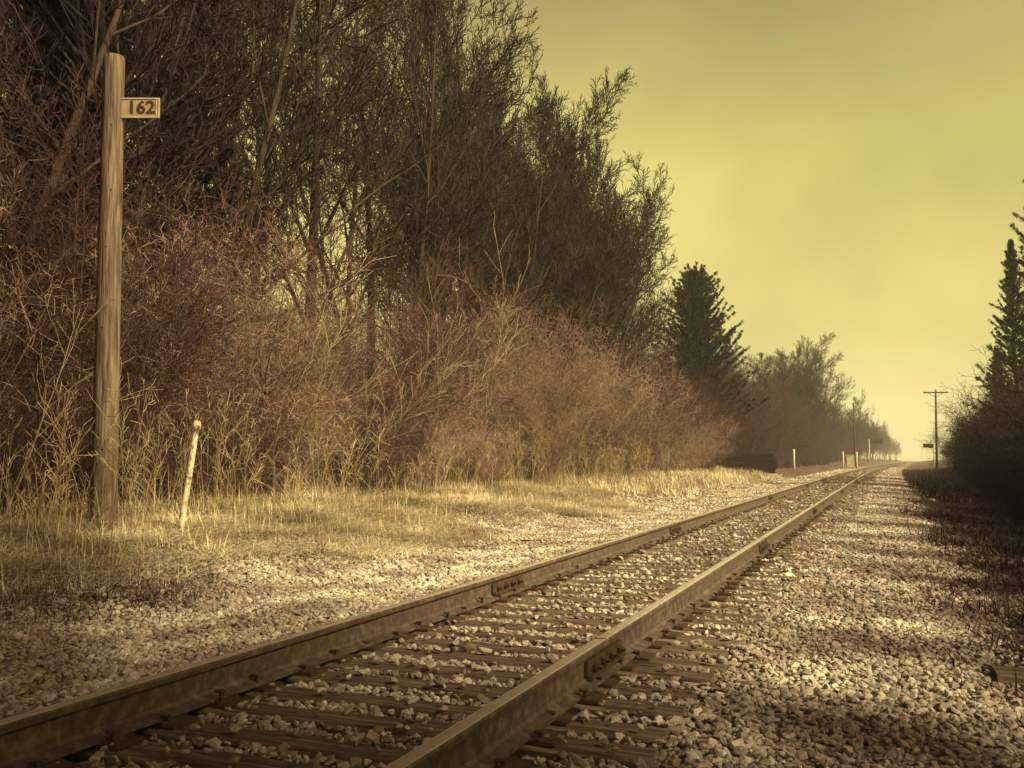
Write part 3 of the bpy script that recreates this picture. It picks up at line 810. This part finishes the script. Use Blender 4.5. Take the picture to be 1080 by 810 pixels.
# ------------------------------------------------------------------ pile of old ties, left, by the cedar
def tie_pile():
    v0 = 56.0; u0 = -7.5
    x, y = uv(u0, v0); z = float(ground_z(u0, v0))
    lab = 'old dark wooden tie in the stack beside the track before the big cedar'
    rr = random.Random(3)
    first = None
    for layer in range(5):
        for k in range(4 if layer < 4 else 2):
            if first is None:
                mb = MB(); mb.box((0, 0, 0), (2.9, .25, .22), ch=.015)
                first = mb.build('old_tie', M['creosote'], None); o_ = first
            else:
                o_ = first.copy(); COL.objects.link(o_)
            o_.location = (x + rr.uniform(-.12, .12), y + (k - 1.5) * .26, z + .10 + layer * .23)
            o_.rotation_euler = (0, 0, R(21 + rr.uniform(-2, 2)))
            tag(o_, lab, 'railway tie', 'stacked old ties')
tie_pile()

# ------------------------------------------------------------------ far lineside things
def upole(u, v, H, arm, label, lean=0.0):
    x, y = uv(u, v); z = float(ground_z(u, v))
    t = thing('utility_pole', label, 'utility pole', (x, y, z), (0, lean, 0))
    mb = MB(); mb.lathe([(.14, -.3), (.12, H * .5), (.09, H)], 10); mb.build('pole', M['bark'], t, smooth=True)
    if arm:
        mb = MB(); mb.box((0, -.16, H - .35), (2.6, .12, .14)); cr_ = mb.build('crossarm', M['bark'], t)
        for sx in (-1.15, -.5, .5, 1.15):
            mb = MB(); mb.lathe([(.03, 0), (.055, .05), (.05, .12), (.02, .16)], 8, (sx, -.16, H - .28)); mb.build('insulator', M['white'], cr_)
        mb = MB()
        for s in (-1, 1):
            mb.box((s * .42, -.14, H - .62), (.9, .03, .04), Matrix.Rotation(-s * R(33), 3, 'Y'))
        mb.build('brace', M['iron'], t)
    return t
upole(4.3, 118, 9.2, True, 'tall utility pole with a crossarm rising above the right bank', R(1))
upole(-6.2, 150, 9.5, False, 'plain utility pole without a crossarm against the far left treeline')

def post_thing(name, u, v, H, r, label, cat, m='white', lean=(0, 0), group=None, cap=True):
    x, y = uv(u, v)
    mb = MB(); mb.lathe([(r, -.3), (r, H - r), (r * .8, H - r * .3), (r * .3, H)], 10)
    o_ = mb.build(name, M[m], None, (x, y, float(ground_z(u, v))), (lean[0], lean[1], 0), smooth=True)
    return tag(o_, label, cat, group)
post_thing('marker_post', -7.3, 80, 1.7, .10, 'short pale post standing right of the stack of old ties', 'post')
post_thing('marker_post', -6.2, 125, 2.1, .13, 'pale post left of the small lineside cabinet', 'post')
post_thing('marker_post', -4.6, 125, 2.1, .13, 'pale post right of the small lineside cabinet', 'post')
def cabinet():
    x, y = uv(-5.4, 126); z = float(ground_z(-5.4, 126))
    t = thing('equipment_cabinet', 'small pale lineside cabinet between two pale posts', 'cabinet', (x, y, z))
    mb = MB(); mb.box((0, 0, .85), (.95, .7, 1.6)); mb.build('body', M['cabinet'], t)
    mb = MB(); mb.box((0, 0, 1.69), (1.05, .8, .08)); mb.build('roof', M['white'], t)
    d_ = MB(); d_.box((0, -.362, .85), (.8, .02, 1.4)); dd = d_.build('door', M['white'], t)
    h_ = MB(); h_.box((.3, -.38, .85), (.03, .03, .14)); h_.build('handle', M['iron'], dd)
cabinet()
def lineside_sign(u, v, H, wdt, hgt, label, side):
    x, y = uv(u, v); z = float(ground_z(u, v))
    t = thing('lineside_sign', label, 'sign', (x, y, z))
    mb = MB(); mb.lathe([(.07, -.3), (.06, H)], 8); mb.build('post', M['white'], t, smooth=True)
    mb = MB(); mb.box((side * (wdt / 2 + .05), 0, H - hgt * .5), (wdt, .05, hgt)); mb.build('panel', M['ink'], t)
    mb = MB(); mb.box((side * (wdt * .25), 0, H - hgt - .03), (wdt * .5, .04, .04)); mb.build('bracket', M['iron'], t)
lineside_sign(-4.6, 160, 4.3, 1.9, .6, 'dark rectangular board on a pale post left of the far track', 1)
lineside_sign(3.9, 110, 2.9, 1.0, .4, 'dark low board on a post beside the tall utility pole', -1)

# ------------------------------------------------------------------ debris
def log_mesh(seed, L_, r, m, name, flat=1.0):
    rr = random.Random(seed); n = 8; segs = []
    P = []; F = []; k = 8; y = z = 0
    for i in range(n + 1):
        x = -L_ / 2 + L_ * i / n; y += rr.uniform(-.12, .12) * r; z += rr.uniform(-.08, .08) * r
        ra = r * (1 - .35 * i / n)
        for j in range(k):
            a = 2 * math.pi * j / k; q = ra * rr.uniform(.85, 1.12)
            P.append((x, y + q * math.cos(a), z + q * math.sin(a) * flat))
    for i in range(n):
        for j in range(k):
            F.append((i * k + j, i * k + (j + 1) % k, (i + 1) * k + (j + 1) % k, (i + 1) * k + j))
    mb = MB(); mb.add(P, F + [tuple(reversed(range(k))), tuple(n * k + j for j in range(k))])
    return mb.mesh(name, m)
def debris(name, u, v, L_, r, ang, label, cat, m, dz=0.0, flat=1.0, tilt=0):
    x, y = uv(u, v)
    o_ = link(name, log_mesh(int(abs(u * 100 + v * 10)), L_, r, M[m], name, flat), None, (x, y, float(ground_z(u, v)) + r * flat * .7 + dz), (0, R(tilt), R(ang)))
    return tag(o_, label, cat)
def old_tie(u, v, L_, ang, tilt, label, dz=.05):
    x, y = uv(u, v); rr = random.Random(int(v * 100))
    mb = MB(); mb.box((0, 0, 0), (L_, .22, .16), ch=.025, jit=.012, rr=rr)
    o_ = mb.build('broken_tie', M['tie'], None, (x, y, float(ground_z(u, v)) + dz), (R(rr.uniform(-8, 8)), R(tilt), R(ang)))
    return tag(o_, label, 'railway tie')
old_tie(1.45, 7.9, 1.5, 12, -3, 'broken dark tie lying among weeds on the right, farther of the two')
old_tie(1.15, 5.95, 1.3, 6, 2, 'broken dark tie lying on gravel near the right edge of the picture')
debris('dead_branch', .55, 6.1, 1.1, .018, 8, 'thin dark dead branch lying on the gravel left of the nearer broken tie', 'branch', 'bark')
debris('dead_branch', 1.0, 10.6, 1.6, .022, -14, 'long thin dark branch lying across the gravel behind the broken ties', 'branch', 'bark')
debris('plank', -5.35, 13.1, 1.5, .035, 12, 'flat dark plank lying where the grass meets the gravel', 'plank', 'bark', flat=.4)
debris('dead_branch', -5.0, 9.4, .9, .015, 20, 'short dark stick on the gravel below the straw grass', 'branch', 'bark')
debris('dead_branch', -9.4, 17.5, 2.6, .03, 40, 'pale dead branch leaning up out of the tall grass before the thicket', 'branch', 'drift', .55, tilt=-42)
debris('dead_branch', -9.8, 22.5, 4.2, .045, 20, 'long dark bare limb leaning out of the tan thicket', 'branch', 'bark', 3.2, tilt=-48)

# ------------------------------------------------------------------ haze
hz = bpy.data.materials.new('haze'); hz.use_nodes = True
t = hz.node_tree; t.nodes.clear()
ho = t.nodes.new('ShaderNodeOutputMaterial'); pv = t.nodes.new('ShaderNodeVolumePrincipled')
pv.inputs['Color'].default_value = (.99, .97, .90, 1)
pv.inputs['Density'].default_value = 0.0007
pv.inputs['Anisotropy'].default_value = 0.1
t.links.new(pv.outputs[0], ho.inputs['Volume'])
mb = MB(); mb.box((0, 0, 17.5), (1260, 1300, 45))
o = mb.build('haze', hz); tag(o, 'thin dusty haze over the whole scene', kind='stuff')
